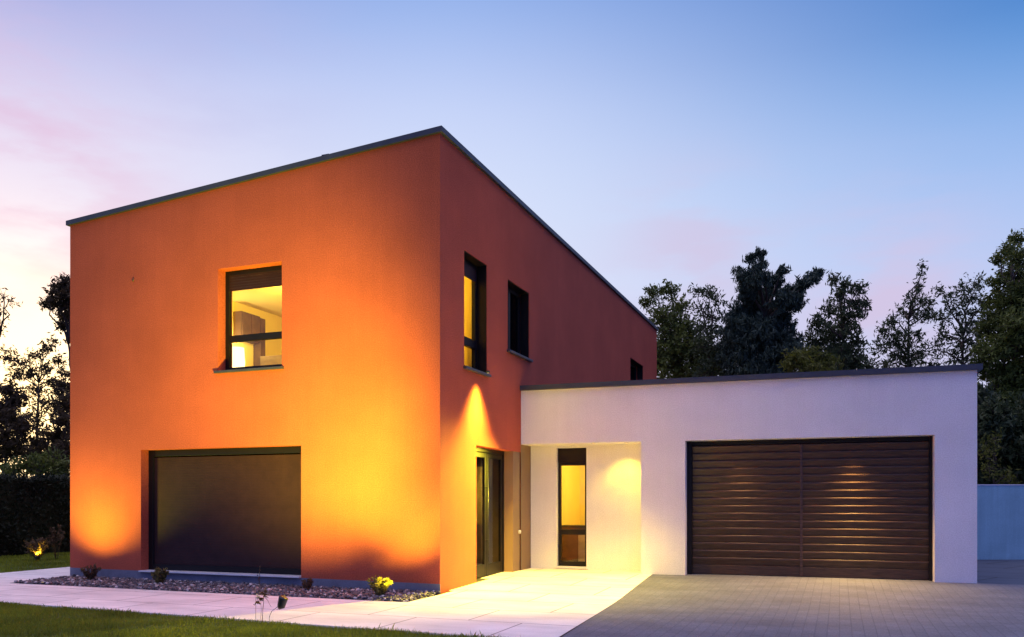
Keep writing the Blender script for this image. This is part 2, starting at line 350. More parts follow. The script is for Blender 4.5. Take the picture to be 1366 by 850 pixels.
# lawns
lw = MB()
lw.quad((-60, -25, -.02), (-2.62, -25, -.02), (-2.62, lawn_edge(-2.62)-.003, -.02), (-60, lawn_edge(-60)-.003, -.02))
lw.quad((-60, lawn_edge(-60), -.02), (xl-.003, lawn_edge(xl-.003), -.02), (xl-.003, 60, -.02), (-60, 60, -.02))
tag(lw.build('lawn', M['lawn']), kind='structure')
def blades(name, n, xr, yr, hr, w, keep=None):
    x = rng.uniform(*xr, n); y = rng.uniform(*yr, n)
    if keep is not None: k = keep(x, y); x, y = x[k], y[k]
    n = len(x); patch = .75+.5*np.sin(x*3.1+np.sin(y*4.7))*np.sin(y*3.7+1.3*np.sin(x*2.3))*.6
    h = rng.uniform(*hr, n)*patch*(1+(rng.random(n) > .985)*.8); a = rng.uniform(0, 2*np.pi, n); t = rng.uniform(0, 2*np.pi, n); ln = h*rng.uniform(.1, .7, n)
    dx, dy = np.cos(a)*w/2, np.sin(a)*w/2; z0 = np.full(n, -.022)
    V = np.stack([np.stack([x-dx, y-dy, z0], 1), np.stack([x+dx, y+dy, z0], 1),
                  np.stack([x+dx*.7+np.cos(t)*ln*.4, y+dy*.7+np.sin(t)*ln*.4, z0+h*.6], 1), np.stack([x+np.cos(t)*ln, y+np.sin(t)*ln, z0+h], 1)], 1).reshape(-1, 3)
    F = np.arange(n*4).reshape(-1, 4)
    o = np_mesh(name, V, F, M['blade']); return o
o = blades('grass', 190000, (-14.5, -2.6), (4.5, 8.25), (.03, .065), .006, lambda x, y: y < lawn_edge(x)+.012)
tag(o, 'short green lawn grass in front of the pale path', 'grass', kind='stuff')
o = blades('grass', 60000, (-19.6, -14.86), (9, 24), (.035, .07), .012)
tag(o, 'strip of lawn grass between the side path and the hedge', 'grass', kind='stuff')

# gravel bed
def gravel():
    ico = bmesh.new(); bmesh.ops.create_icosphere(ico, subdivisions=1, radius=1); ico.verts.ensure_lookup_table()
    bv = np.array([v.co[:] for v in ico.verts]); bf = np.array([[v.index for v in f.verts] for f in ico.faces]); ico.free()
    n = 15000; x = rng.uniform(BX0+.02, BX1-.02, n); y = rng.uniform(BY+.02, CY0-.01, n); lay = rng.random(n)
    k = ~((x > CX0-.02) & (y > 10.95)); x, y, lay = x[k], y[k], lay[k]; n = len(x)
    s = rng.uniform(.013, .036, n)*np.where(rng.random(n) > .93, 1.35, 1)
    sc = s[:, None]*rng.uniform(.6, 1.25, (n, 3)); sc[:, 2] *= .7
    V = bv[None]*sc[:, None, :]*rng.uniform(.82, 1.15, (n, len(bv), 1))
    a = rng.uniform(0, 2*np.pi, n); b = rng.normal(0, .5, n)
    ca, sa, cb, sb = np.cos(a)[:, None], np.sin(a)[:, None], np.cos(b)[:, None], np.sin(b)[:, None]
    X, Y, Z = V[..., 0].copy(), V[..., 1].copy(), V[..., 2].copy(); X, Z = X*cb-Z*sb, X*sb+Z*cb; X, Y = X*ca-Y*sa, X*sa+Y*ca
    zz = -.015+lay**2*.045
    V = np.stack([X+x[:, None], Y+y[:, None], Z+zz[:, None]], -1).reshape(-1, 3)
    F = (bf[None]+(np.arange(n)*len(bv))[:, None, None]).reshape(-1, 3)
    o = np_mesh('gravel', V, F, M['stone']); tag(o, 'loose dark and pale stone chippings filling the bed under the orange wall', 'gravel', kind='stuff')
    b = MB(); b.quad((BX0-.02, BY, -.03), (BX1, BY, -.03), (BX1, CY0+.05, -.03), (BX0-.02, CY0+.05, -.03)); tag(b.build('gravel_bed_soil', M['soil']), kind='structure')
    e = MB()   # metal edging of the bed
    e.box((BX0-.03, BY-.006, -.05), (BX1+.006, BY, .004)); e.box((BX1, BY, -.05), (BX1+.006, CY0-.01, .004)); e.box((BX0-.034, BY, -.05), (BX0-.028, CY0, .004))
    tag(e.build('bed_edging', M['black']), 'thin dark metal edging around the gravel bed', 'edging')
gravel()

# ------------------------------------------------------------------ the house
house = empty('house', (CX0, CY0, 0), 'modern house with a tall orange block and a low white garage wing', 'house')
W_, D_ = 7.39, 15.95                      # the orange block, local: x -W_..0, y 0..D_
def ztop(x, y): return 6.83+x/W_*.5+y/D_*.08
def wall(name, O, u, n, L, zb, zt, ops, t, mat, parent=house, caps=(False, False), loc=(0, 0, 0), rz=0, topcap=True, inner=None):
    """a wall with openings: outer skin, inner skin and reveals. O local origin, u along, n outward normal; zt(u) top height"""
    O, u, n = Vector(O), Vector(u), Vector(n); up = Vector((0, 0, 1))
    us = sorted({0., L, *[v for o in ops for v in o[:2] if 0 <= v <= L]}); zs = sorted({zb, *[v for o in ops for v in o[2:4] if v > zb]})
    P = lambda a, z, d: tuple(O+u*a+up*z-n*d); mb = MB()
    for a, b in zip(us[:-1], us[1:]):
        zz = zs+[None]
        for z0, z1 in zip(zz[:-1], zz[1:]):
            mz = z0+.001 if z1 is None else (z0+z1)/2; ma = (a+b)/2
            if any(o[0] < ma < o[1] and o[2] < mz < o[3] for o in ops): continue
            za, zb_ = (zt(a), zt(b)) if z1 is None else (z1, z1)
            mb.quad(P(a, z0, 0), P(b, z0, 0), P(b, zb_, 0), P(a, za, 0))
            mb.quad(P(b, z0, t), P(a, z0, t), P(a, za, t), P(b, zb_, t), 1 if inner else 0)
    for (a, b, z0, z1) in ops:
        if a > 0: mb.quad(P(a, z0, 0), P(a, z1, 0), P(a, z1, t), P(a, z0, t))
        if b < L: mb.quad(P(b, z0, t), P(b, z1, t), P(b, z1, 0), P(b, z0, 0))
        mb.quad(P(a, z1, 0), P(b, z1, 0), P(b, z1, t), P(a, z1, t))
        if z0 > zb: mb.quad(P(a, z0, t), P(b, z0, t), P(b, z0, 0), P(a, z0, 0))
    if caps[0]: mb.quad(P(0, zb, 0), P(0, zt(0), 0), P(0, zt(0), t), P(0, zb, t))
    if caps[1]: mb.quad(P(L, zb, t), P(L, zt(L), t), P(L, zt(L), 0), P(L, zb, 0))
    if topcap: mb.quad(P(0, zt(0), 0), P(L, zt(L), 0), P(L, zt(L), t), P(0, zt(0), t))
    return mb.build(name, [mat, inner] if inner else mat, parent, loc, rz)
# openings, local coordinates
W1 = (W_-4.092, W_-2.817, 3.53, 5.22)      # u measured from the left end of the front wall
BIG = (W_-5.742, W_-2.449, .16, 2.256)
W2 = (.865, 1.797, 3.505, 5.34)
W3 = (2.747, 3.87, 4.08, 5.345)
W4 = (12.24, 13.9, 4.30, 5.46)
DR = (1.34, 3.053, -.05, 2.28)
TK = .36
o = wall('wall', (-W_, 0, 0), (1, 0, 0), (0, -1, 0), W_, -.05, lambda a: ztop(a-W_, 0), [W1, BIG], TK, M['orange'], inner=M['cream'])
tag(o, 'orange rendered front wall with large shuttered opening')
o = wall('wall', (0, 0, 0), (0, 1, 0), (1, 0, 0), D_, -.05, lambda a: ztop(0, a), [W2, W3, W4, (1.34, 3.40, -.05, 2.28), (3.40, 4.3, -.05, 2.6)], TK, M['orange'], inner=M['cream'])
tag(o, 'orange rendered side wall with the entrance door')
o = wall('wall', (-W_, D_, 0), (0, -1, 0), (-1, 0, 0), D_, -.05, lambda a: ztop(-W_, D_-a), [], TK, M['orange']); tag(o, 'orange rendered wall on the hedge side')
o = wall('wall', (0, D_, 0), (-1, 0, 0), (0, 1, 0), W_, -.05, lambda a: ztop(-a, D_), [], TK, M['orange']); tag(o, 'orange rendered rear wall')
# white rendered piece of wall right of the door, its shade put into the colour
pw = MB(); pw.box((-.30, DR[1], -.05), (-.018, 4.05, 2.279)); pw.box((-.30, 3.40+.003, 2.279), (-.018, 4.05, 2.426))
tag(pw.build('wall', M['white_shaded'], house), 'white rendered wall between the entrance door and the recess, shade painted in')
# plinth along the front
pl = MB(); zl, zr = .173, .133
pl.add([(-W_-.0, -.004, -.05), (.004, -.004, -.05), (.004, -.004, zr), (-W_, -.004, zl), (-W_, .01, -.05), (.004, .01, -.05), (.004, .01, zr), (-W_, .01, zl)],
       [(0, 1, 2, 3), (3, 2, 6, 7), (1, 5, 6, 2), (0, 3, 7, 4)])
pl.build('plinth', M['plinth'], house)
# roof deck and metal coping
rf = MB(); i_ = .3; c4 = [(-W_+i_, i_), (-i_, i_), (-i_, D_-i_), (-W_+i_, D_-i_)]
rf.add([(x, y, ztop(x, y)-.12) for x, y in c4]+[(x, y, ztop(x, y)-.35) for x, y in c4], [(0, 1, 2, 3), (7, 6, 5, 4)]); rf.build('roof', M['coping'], house)
def coping(zf, x0, y0, x1, y1, ov, w, h, parent, loc=(0, 0, 0), rz=0, left=True):
    out = [(x0-(ov if left else 0), y0-ov), (x1+ov, y0-ov), (x1+ov, y1+ov), (x0-(ov if left else 0), y1+ov)]; inn = [(x0+w, y0+w), (x1-w, y0+w), (x1-w, y1-w), (x0+w, y1-w)]
    mb = MB(); z = zf
    for k in range(4):
        a, b, c, d = out[k], out[(k+1) % 4], inn[(k+1) % 4], inn[k]
        T = lambda p, dz: (p[0], p[1], z(*p)+dz)
        mb.quad(T(a, h), T(b, h), T(c, h-.012), T(d, h-.012)); mb.quad(T(a, -.004), T(b, -.004), T(b, h), T(a, h))
        mb.quad(T(d, h-.012), T(c, h-.012), T(c, -.3), T(d, -.3)); mb.quad(T(b, -.004), T(a, -.004), T(d, -.004), T(c, -.004))
        # joints between coping lengths
    o = mb.build('coping', M['coping'], parent, loc, rz, bevel=.004); return o
o = coping(lambda x, y: ztop(x, y)+.005, -W_, 0, 0, D_, .05, .42, .078, house)
tag(o, 'dark metal roof edge of the tall orange block')

def window_frame(parent_name, P, u, n, L, H, fw, rails=(), posts=(), depth=.07, mat=None, pane=True, label=None):
    """P lower left corner (local) of the frame on its outer plane; returns the frame object with its pane as child"""
    P, u, n = Vector(P), Vector(u), Vector(n); mat = mat or M['frame']; mb = MB()
    def bar(a0, a1, z0, z1, d0=0, d1=depth):
        c = [P+u*a+Vector((0, 0, z))-n*d for z in (z0, z1) for d in (d0, d1) for a in (a0, a1)]
        mb.add([c[0], c[1], c[3], c[2], c[4], c[5], c[7], c[6]], [(0,3,2,1),(4,5,6,7),(0,1,5,4),(1,2,6,5),(2,3,7,6),(3,0,4,7)])
    bar(0, fw, 0, H); bar(L-fw, L, 0, H); bar(fw, L-fw, 0, fw); bar(fw, L-fw, H-fw, H)
    for (z0, z1) in rails: bar(fw, L-fw, z0, z1, .004)
    for (a0, a1, z0, z1) in posts: bar(a0, a1, z0, z1, .006)
    f = mb.build('window', mat, house, bevel=.004)
    if label: f['label'] = label
    if pane:
        g_ = MB(); q = [P+u*a+Vector((0, 0, z))-n*(depth*.5) for a, z in ((fw*.9, fw*.9), (L-fw*.9, fw*.9), (L-fw*.9, H-fw*.9), (fw*.9, H-fw*.9))]
        g_.quad(*q); g_.build('pane', M['glass'], f)
    return f
# W1
w1x = -W_+W1[0]; w1L = W1[1]-W1[0]
f = window_frame('w1', (w1x, .185, W1[2]), (1, 0, 0), (0, -1, 0), w1L, W1[3]-W1[2], .075, rails=[(.50, .61)], label='lit upper window in the orange front wall')
b = MB()
for k in range(6): b.box((w1x+.08, .19, 4.885+k*.045), (w1x+w1L-.08, .20, 4.885+k*.045+.042))
o = b.build('shutter', M['shutter'], f); o['label'] = 'roller shutter let down over the top of the pane'
b = MB(); b.box((w1x-.045, -.055, W1[2]-.045), (w1x+w1L+.04, .20, W1[2]-.005)); b.build('sill', M['sill_dark'], f, bevel=.005)
# big shuttered opening
bx, bL = -W_+BIG[0], BIG[1]-BIG[0]
f = window_frame('big', (bx, .17, BIG[2]), (1, 0, 0), (0, -1, 0), bL, BIG[3]-BIG[2], .11, pane=False, label='large ground floor opening closed by a dark roller shutter')
b = MB(); n_ = 44; hh = (BIG[3]-.11-.02-BIG[2]-.02)/n_
prof = []
for k in range(n_):
    z0 = BIG[2]+.02+k*hh; prof += [(z0, .196), (z0+hh*.12, .195), (z0+hh*.88, .195), (z0+hh, .196)]
for (z0, y0), (z1, y1) in zip(prof[:-1], prof[1:]): b.quad((bx+.1, y0, z0), (bx+bL-.1, y0, z0), (bx+bL-.1, y1, z1), (bx+.1, y1, z1))
b.build('shutter', M['shutter'], f)
b = MB(); b.box((bx+.0, -.06, BIG[2]-.012), (bx+bL, .19, BIG[2]+.012)); b.build('sill', M['sill'], f, bevel=.003)
# W2, W3, W4 in the side wall
f = window_frame('w2', (-.18, W2[0], W2[2]), (0, 1, 0), (1, 0, 0), W2[1]-W2[0], W2[3]-W2[2], .085, rails=[(.42, .56)], label='lit tall narrow window in the side wall')
b = MB(); b.box((-.19, W2[0]-.04, W2[2]-.05), (.06, W2[1]+.05, W2[2]-.006)); b.build('sill', M['sill_dark'], f, bevel=.005)
b = MB(); b.box((-.178, W2[0]+.086, W2[3]-.30), (-.165, W2[1]-.086, W2[3]-.086)); b.build('shutter', M['shutter'], f)
f = window_frame('w3', (-.18, W3[0], W3[2]), (0, 1, 0), (1, 0, 0), W3[1]-W3[0], W3[3]-W3[2], .085, posts=[(.50, .60, .08, 1.18)], label='dark unlit window in the middle of the side wall')
b = MB(); b.box((-.19, W3[0]-.05, W3[2]-.05), (.06, W3[1]+.06, W3[2]-.006)); b.build('sill', M['sill_dark'], f, bevel=.005)
f = window_frame('w4', (-.2, W4[0], W4[2]), (0, 1, 0), (1, 0, 0), W4[1]-W4[0], W4[3]-W4[2], .09, posts=[(.7, .82, .09, 1.07)], label='small dark window at the far end of the side wall')
for k_, (a0, a1, z0, z1) in enumerate((W2, W3, W4)):
    b = MB(); x0, x1 = -.175, -.012
    b.box((x0, a1-.012, z0+.002), (x1, a1-.001, z1-.001)); b.box((x0, a0+.001, z0+.002), (x1, a0+.012, z1-.001)); b.box((x0, a0+.0125, z1-.012), (x1, a1-.0125, z1-.001))
    o = b.build('reveal_lining', M['frame'], house)
b = MB(); b.box((-.358, W2[1]-.02, W2[2]+.01), (-.255, W2[1]-.001, W2[3]-.01)); b.box((-.358, W2[0]+.02, W2[3]-.02), (-.255, W2[1]-.021, W2[3]-.001)); b.build('inner_lining', M['cream'], house)
# entrance door
dz0, dz1 = .03, 2.28; y0, y1 = DR[0], DR[1]
def door():
    fr = MB(); X = -.19
    fr.box((X-.07, y0, dz0), (X, y0+.06, dz1)); fr.box((X-.07, y1-.06, dz0), (X, y1, dz1)); fr.box((X-.07, y0+.06, dz1-.07), (X, y1-.06, dz1)); fr.box((X-.06, y0+.06, dz0), (X-.0, y1-.06, dz0+.04))
    st = MB(); st.box((X-.05, y0, -.02), (-.005, y1, .05))
    d = fr.build('front_door', M['frame'], house, bevel=.004); d['label'] = 'dark glazed entrance door with curtains behind the glass'
    st.build('threshold', M['sill_dark'], d)
    mid = (y0+y1)/2+.05
    for a, b_ in ((y0+.065, mid-.005), (mid+.005, y1-.065)):
        lf = MB(); s = .085
        z0, z1 = dz0+.045, dz1-.075
        lf.box((X-.055, a, z0), (X-.008, a+s, z1)); lf.box((X-.055, b_-s, z0), (X-.008, b_, z1)); lf.box((X-.055, a+s, z0), (X-.008, b_-s, z0+.2)); lf.box((X-.055, a+s, z1-s), (X-.008, b_-s, z1))
        l_ = lf.build('door_leaf', M['frame'], d, bevel=.004)
    gq = MB(); gq.quad((X-.03, y0+.1, .2), (X-.03, y1-.1, .2), (X-.03, y1-.1, dz1-.1), (X-.03, y0+.1, dz1-.1)); gq.build('pane', M['glass'], d)
    h = MB(); h.tube([(X+.045, mid-.055, .55), (X+.045, mid-.055, 1.75)], .009, 8); h.tube([(X-.01, mid-.055, .7), (X+.045, mid-.055, .7)], .008, 6); h.tube([(X-.01, mid-.055, 1.6), (X+.045, mid-.055, 1.6)], .008, 6)
    h.build('handle', M['black'], d)
    k = MB(); k.tube([(X-.01, y0+.22, 1.05), (X+.05, y0+.22, 1.05), (X+.05, y0+.34, 1.05)], .009, 7); k.build('handle', M['chrome'], d)
    k = MB(); k.tube([(X-.008, y0+.22, .90), (X+.012, y0+.22, .90)], .024, 12); k.build('keyhole', M['chrome'], d)
door()
def curtain(name, p0, p1, z0, z1, mat, waves, amp, parent=None, label=None):
    n = 90; p0, p1 = Vector(p0), Vector(p1); d = (p1-p0); nn = Vector((-d.y, d.x, 0)).normalized(); V = []; F = []
    for i in range(n+1):
        t = i/n; a = math.sin(t*waves*2*math.pi+1.3*math.sin(t*9))*amp*(.7+.3*math.sin(t*17)); p = p0+d*t+nn*a
        for z in (z0, z1): q = p+nn*(.3*a if z == z0 else 0); V.append((q.x, q.y, z))
    F = [(2*i, 2*i+2, 2*i+3, 2*i+1) for i in range(n)]; mb = MB(); mb.add(V, F, 0, True); o = mb.build(name, mat, parent); 
    s = o.modifiers.new('thick', 'SOLIDIFY'); s.thickness = .004; return o
o = curtain('curtain', (CX0-.36, CY0+y0+.05, 0), (CX0-.36, CY0+y1-.55, 0), .12, 2.2, M['beige'], 7, .035)
tag(o, 'long beige curtain hanging in folds behind the entrance door glass', 'curtain')

# rooms behind the windows (part of the house)
def room(x0, x1, yy0, yy1, z0, z1, wm, skip=(), label=None):
    mb = MB(); e = .0
    if 'l' not in skip: mb.quad((x0, yy0, z0), (x0, yy1, z0), (x0, yy1, z1), (x0, yy0, z1))
    if 'r' not in skip: mb.quad((x1, yy0, z0), (x1, yy1, z0), (x1, yy1, z1), (x1, yy0, z1))
    if 'b' not in skip: mb.quad((x0, yy1, z0), (x1, yy1, z0), (x1, yy1, z1), (x0, yy1, z1))
    if 'f' not in skip: mb.quad((x0, yy0, z0), (x1, yy0, z0), (x1, yy0, z1), (x0, yy0, z1))
    o = mb.build('interior_wall', wm, house); 
    if label: o['label'] = label
    c = MB(); c.quad((x0, yy0, z1), (x1, yy0, z1), (x1, yy1, z1), (x0, yy1, z1)); c.build('ceiling', M['ceilp'], house)
    c = MB(); c.quad((x0, yy0, z0), (x1, yy0, z0), (x1, yy1, z0), (x0, yy1, z0)); c.build('floor', M['floor'], house)
# upstairs corner room, local coordinates: ceiling at 5.6, left wall at x -6.42
room(-6.42, -TK, TK, 6.2, 2.75, 5.6, M['cream'], ('f', 'r', 'b'), 'cream wall of the upstairs room')
mb = MB(); mb.box((-6.42, 6.2, 2.75), (-2.2, 6.3, 5.6)); mb.box((-2.2, 2.25, 2.75), (-2.1, 6.3, 5.6)); mb.box((-2.1, 2.25, 2.75), (-TK, 2.35, 5.6)); mb.build('interior_wall', M['cream'], house)
# dark room behind W3 / hall downstairs
mb = MB(); mb.box((-2.1, 4.2, 2.75), (-TK, 4.3, 5.6)); mb.box((-3.5, 4.31, -.0), (-TK, 4.41, 2.6)); mb.box((-3.5, 1.0, 0), (-3.4, 4.4, 2.6)); mb.box((-3.4, 1.0, 0), (-TK, 1.1, 2.6)); mb.box((-3.5, 1.0, 2.6), (-TK, 4.4, 2.7)); mb.build('interior_wall', M['brown'], house)
for x, y, z, e, r in ((-4.2, 2.6, 5.2, 170, .15), (-1.35, 1.2, 5.2, 42, .12)):
    l = bpy.data.lights.new('room_light', 'POINT'); l.energy = e; l.color = (1, .76, .14); l.shadow_soft_size = r
    lo = bpy.data.objects.new('room_light', l); scene.collection.objects.link(lo); lo.parent = house; lo.location = (x, y, z)
# dark cabinet, post and lamp-lit lamp seen through W1
cab = empty('wall_cabinet', (CX0-6.42, CY0+3.2, 4.80), 'small dark brown wall cabinet high on the left wall of the lit upstairs room', 'cabinet')
b = MB(); b.box((0, 0, 0), (.22, .62, .58)); b.build('body', M['brown'], cab, bevel=.01)
b = MB(); b.box((.222, .02, .02), (.24, .30, .56)); b.box((.222, .32, .02), (.24, .60, .56)); b.build('door', M['brown'], cab, bevel=.004)
b = MB(); b.box((-6.41, 3.86, 2.75), (-6.22, 4.02, 5.36)); b.build('post', M['brown'], house)
lp = empty('floor_lamp', (CX0-6.12, CY0+2.95, 2.75), 'tall standing lamp with a glowing paper shade inside the lit upstairs window', 'lamp')
b = MB(); b.tube([(0, 0, 0), (0, 0, .03)], .15, 20); b.tube([(0, 0, .03), (0, 0, 1.4)], .012, 8); b.build('stand', M['chrome'], lp)
b = MB(); b.tube([(0, 0, 1.2), (0, 0, 1.5), (0, 0, 1.8)], [.15, .17, .15], 24, cap=False); b.build('lamp_shade', M['lamp'], lp)
l = bpy.data.lights.new('lamp_bulb', 'POINT'); l.energy = 40; l.color = (1, .78, .35); l.shadow_soft_size = .1
lo = bpy.data.objects.new('lamp_bulb', l); scene.collection.objects.link(lo); lo.parent = lp; lo.location = (0.0, 0, 1.86)
wd = empty('wardrobe', (CX0-5.0, CY0+3.3, 2.75), 'olive brown wardrobe standing low behind the front window of the upstairs room', 'wardrobe')
b = MB(); b.box((-.80, 0, 0), (1.1, .6, 1.66)); b.build('body', M['olive'], wd, bevel=.01)
b = MB(); b.box((-.78, -.02, .05), (.14, -.002, 1.6)); b.box((.16, -.02, .05), (1.08, -.002, 1.6)); b.build('door', M['olive'], wd, bevel=.004)
o = curtain('curtain', (CX0-TK-.05, CY0+.62, 0), (CX0-TK-.25, CY0+2.1, 0), 2.9, 4.0, M['beige'], 6, .03)
tag(o, 'low net curtain behind the bottom of the tall side window', 'curtain')

# ------------------------------------------------------------------ garage wing (local frame u along its front, v into depth)
WA = R(2.0793); WO = (-5.527-CX0, 14.712-CY0, 0)
def wbuild(mb, name, mat, parent=None, bevel=0, label=None):
    if parent is None: o = mb.build(name, mat, house, WO, WA, bevel)
    else: o = mb.build(name, mat, parent, (0, 0, 0), 0, bevel)
    if label: o['label'] = label
    return o
WL, WD, WH = 7.547, 7.2, 3.424
GAR = (3.02, 6.945, -.05, 2.424); REC = (-.01, 2.245, -.05, 2.426); GD = .27; RD = .55
o = wall('wall', (0, 0, 0), (1, 0, 0), (0, -1, 0), WL, -.05, lambda a: WH, [GAR, REC], .3, M['white'], loc=WO, rz=WA, caps=(False, True)); tag(o, 'white rendered front wall of the garage wing')
o = wall('wall', (WL, .3, 0), (0, 1, 0), (1, 0, 0), WD-.3, -.05, lambda a: WH, [], .3, M['white'], loc=WO, rz=WA); tag(o, 'white rendered end wall of the garage wing')
o = wall('wall', (WL, WD, 0), (-1, 0, 0), (0, 1, 0), WL, -.05, lambda a: WH, [], .3, M['white'], loc=WO, rz=WA); tag(o, 'white rendered rear wall of the garage wing')
# recess: back wall with the window, side wall and soffit
RW = (.53, 1.112, .13, 2.378)
o = wall('wall', (0.012, RD, 0), (1, 0, 0), (0, -1, 0), 2.7, -.05, lambda a: 2.6, [(RW[0]-.012, RW[1]-.012, RW[2], RW[3])], .25, M['white'], loc=WO, rz=WA, topcap=False); tag(o, 'white rendered back wall of the entrance recess')
b = MB(); b.box((2.246, .3, -.05), (2.5, RD+.01, 2.6)); wbuild(b, 'wall', M['white'], label='white side wall of the entrance recess')
b = MB(); b.box((.0, .02, 2.426), (2.3, RD+.005, 2.5)); 
b2 = MB(); b2.quad((.0, .3, 2.426), (2.246, .3, 2.426), (2.246, RD, 2.426), (.0, RD, 2.426)); wbuild(b2, 'soffit', M['white'])
b = MB(); b.quad((0.02, .28, WH-.15), (WL-.28, .28, WH-.15), (WL-.28, WD-.28, WH-.15), (0.02, WD-.28, WH-.15)); wbuild(b, 'roof', M['coping'])
o = coping(lambda x, y: WH+.003, 0.0, 0, WL, WD, .068, .35, .085, house, WO, WA, left=False); o['label'] = 'dark metal roof edge of the low white wing'
# recess window
def wwin(u0, u1, z0, z1, v):
    mb = MB(); fw = .055; d = .06
    for a in ((u0, v, z0, u0+fw, z1), (u1-fw, v, z0, u1, z1)): mb.box((a[0], v, a[2]), (a[3], v+d, a[4]))
    mb.box((u0+fw, v, z0), (u1-fw, v+d, z0+.09)); mb.box((u0+fw, v, z1-.27-.06), (u1-fw, v+d, z1-.27)); mb.box((u0+fw, v, z0+.60), (u1-fw, v+d, z0+.70))
    f = wbuild(mb, 'window', M['frame'], bevel=.003, label='narrow window with a dark lower pane in the entrance recess')
    b = MB(); b.box((u0+.001, v-.02, z1-.27), (u1-.001, v+d, z1-.001)); wbuild(b, 'shutter_box', M['frame'], f)
    g_ = MB(); g_.quad((u0+fw*.8, v+.03, z0+.05), (u1-fw*.8, v+.03, z0+.05), (u1-fw*.8, v+.03, z1-.3), (u0+fw*.8, v+.03, z1-.3)); wbuild(g_, 'pane', M['glass'], f)
    b = MB(); b.box((u0-.02, RD-.03, z0-.035), (u1+.02, v, z0-.004)); wbuild(b, 'sill', M['sill'], f)
wwin(RW[0], RW[1], RW[2], RW[3], RD+.11)
# room behind the recess window
b = MB(); b.quad((.26, RD+.26, 0), (.26, 3.4, 0), (.26, 3.4, 2.7), (.26, RD+.26, 2.7)); b.quad((2.7, RD+.26, 0), (2.7, 3.4, 0), (2.7, 3.4, 2.7), (2.7, RD+.26, 2.7)); b.quad((.1, 3.4, 0), (2.7, 3.4, 0), (2.7, 3.4, 2.7), (.1, 3.4, 2.7))
wbuild(b, 'interior_wall', M['cream'], label='cream wall of the room behind the recess window')
b = MB(); b.quad((.1, RD+.26, 2.65), (2.7, RD+.26, 2.65), (2.7, 3.4, 2.65), (.1, 3.4, 2.65)); wbuild(b, 'ceiling', M['ceilp'])
b = MB(); b.quad((.1, RD+.26, .08), (2.7, RD+.26, .08), (2.7, 3.4, .08), (.1, 3.4, .08)); wbuild(b, 'floor', M['floor'])
def wpt(u, v, z=0):
    c, s = math.cos(WA), math.sin(WA); return (-5.527+u*c-v*s, 14.712+u*s+v*c, z)
cb = empty('kitchen_cabinet', wpt(1.05, 1.55), 'low dark cabinet behind the lower pane of the recess window', 'cabinet', rz=WA)
b = MB(); b.box((-.75, 0, .08), (.9, .55, .84)); b.build('body', M['brown'], cab if False else cb, bevel=.01)
b = MB(); b.box((-.78, -.03, .84), (.93, .57, .88)); b.build('top', M['black'], cb)
b = MB(); b.box((-.35, -.02, .14), (.0, -.003, .80)); b.box((.02, -.02, .14), (.4, -.003, .80)); b.build('door', M['beige'], cb)
l = bpy.data.lights.new('room_light', 'POINT'); l.energy = 90; l.color = (1, .80, .24); l.shadow_soft_size = .12
lo = bpy.data.objects.new('room_light', l); scene.collection.objects.link(lo); lo.location = wpt(1.9, 1.9, 2.3)

# garage door
def garage_door():
    u0, u1 = GAR[0], GAR[1]; v = GD
    fr = MB(); fr.box((u0, v-.05, .0), (u0+.085, v+.08, 2.42)); fr.box((u1-.045, v-.05, .0), (u1, v+.08, 2.42)); fr.box((u0+.085, v-.0, 2.352), (u1-.045, v+.08, 2.42))
    d = wbuild(fr, 'garage_door', M['frame'], label='dark brown timber slatted double garage door')
    mid = 4.935; zb = .085; p = (2.085-zb-.17)/14; NR = 16
    prof = [(0, .0), (.06, .004), (.35, .014), (.62, .026), (.82, .033), (.92, .031), (.975, .021), (.995, .004)]
    for a, b_ in ((u0+.088, mid-.022), (mid+.022, u1-.048)):
        mb = MB(); nx = 26; zs = [(zb+.0, .012), (zb+.12, .020), (zb+.155, .022), (zb+.168, .004)]
        rows = [(z, o_, 0) for z, o_ in zs]
        for k in range(NR):
            for t, o_ in prof: rows.append((zb+.17+(k+t)*p, o_, k+1))
        ph = rng.uniform(0, 6, 20); am = rng.uniform(.0003, .0013, 20)
        V = []
        for z, o_, k in rows:
            for i in range(nx+1):
                t = i/nx; w = am[k]*math.sin(t*7+ph[k])+am[(k+3) % 20]*.6*math.sin(t*17+ph[k]*2)
                V.append((a+(b_-a)*t, v+.035-o_+w*.6, z+w))
        F = [(r*(nx+1)+i, r*(nx+1)+i+1, (r+1)*(nx+1)+i+1, (r+1)*(nx+1)+i) for r in range(len(rows)-1) for i in range(nx)]
        mb.add(V, F, 0, False); wbuild(mb, 'door_panel', M['wood'], d)
    b = MB(); b.box((mid-.024, v-.0, zb), (mid+.024, v+.06, 2.35)); wbuild(b, 'mullion', M['wood'], d, bevel=.004)
garage_door()

# small fittings
fx = MB(); fx.tube([(-.02, 3.36, .80), (.012, 3.36, .80)], .035, 14); o = fx.build('wall_socket', M['plastic'], house); o['label'] = 'small round white fitting low on the wall beside the door'
# rust run on the front wall, a small bracket left in the render
fx = MB(); fx.tube([(-5.91, -.012, 5.19), (-5.91, .0, 5.22), (-5.905, -.006, 5.26)], [.018, .014, .004], 6); fx.build('wall_stub', M['brown'], house)
fx = MB(); fx.tube([(-2.0, .0, ztop(-2, 0)+.08), (-2.0, .0, ztop(-2, 0)+.105)], .025, 10); fx.tube([(-2.06, 0, ztop(-2, 0)+.108), (-1.93, 0, ztop(-2, 0)+.108)], .012, 8); fx.build('roof_vent', M['coping'], house)

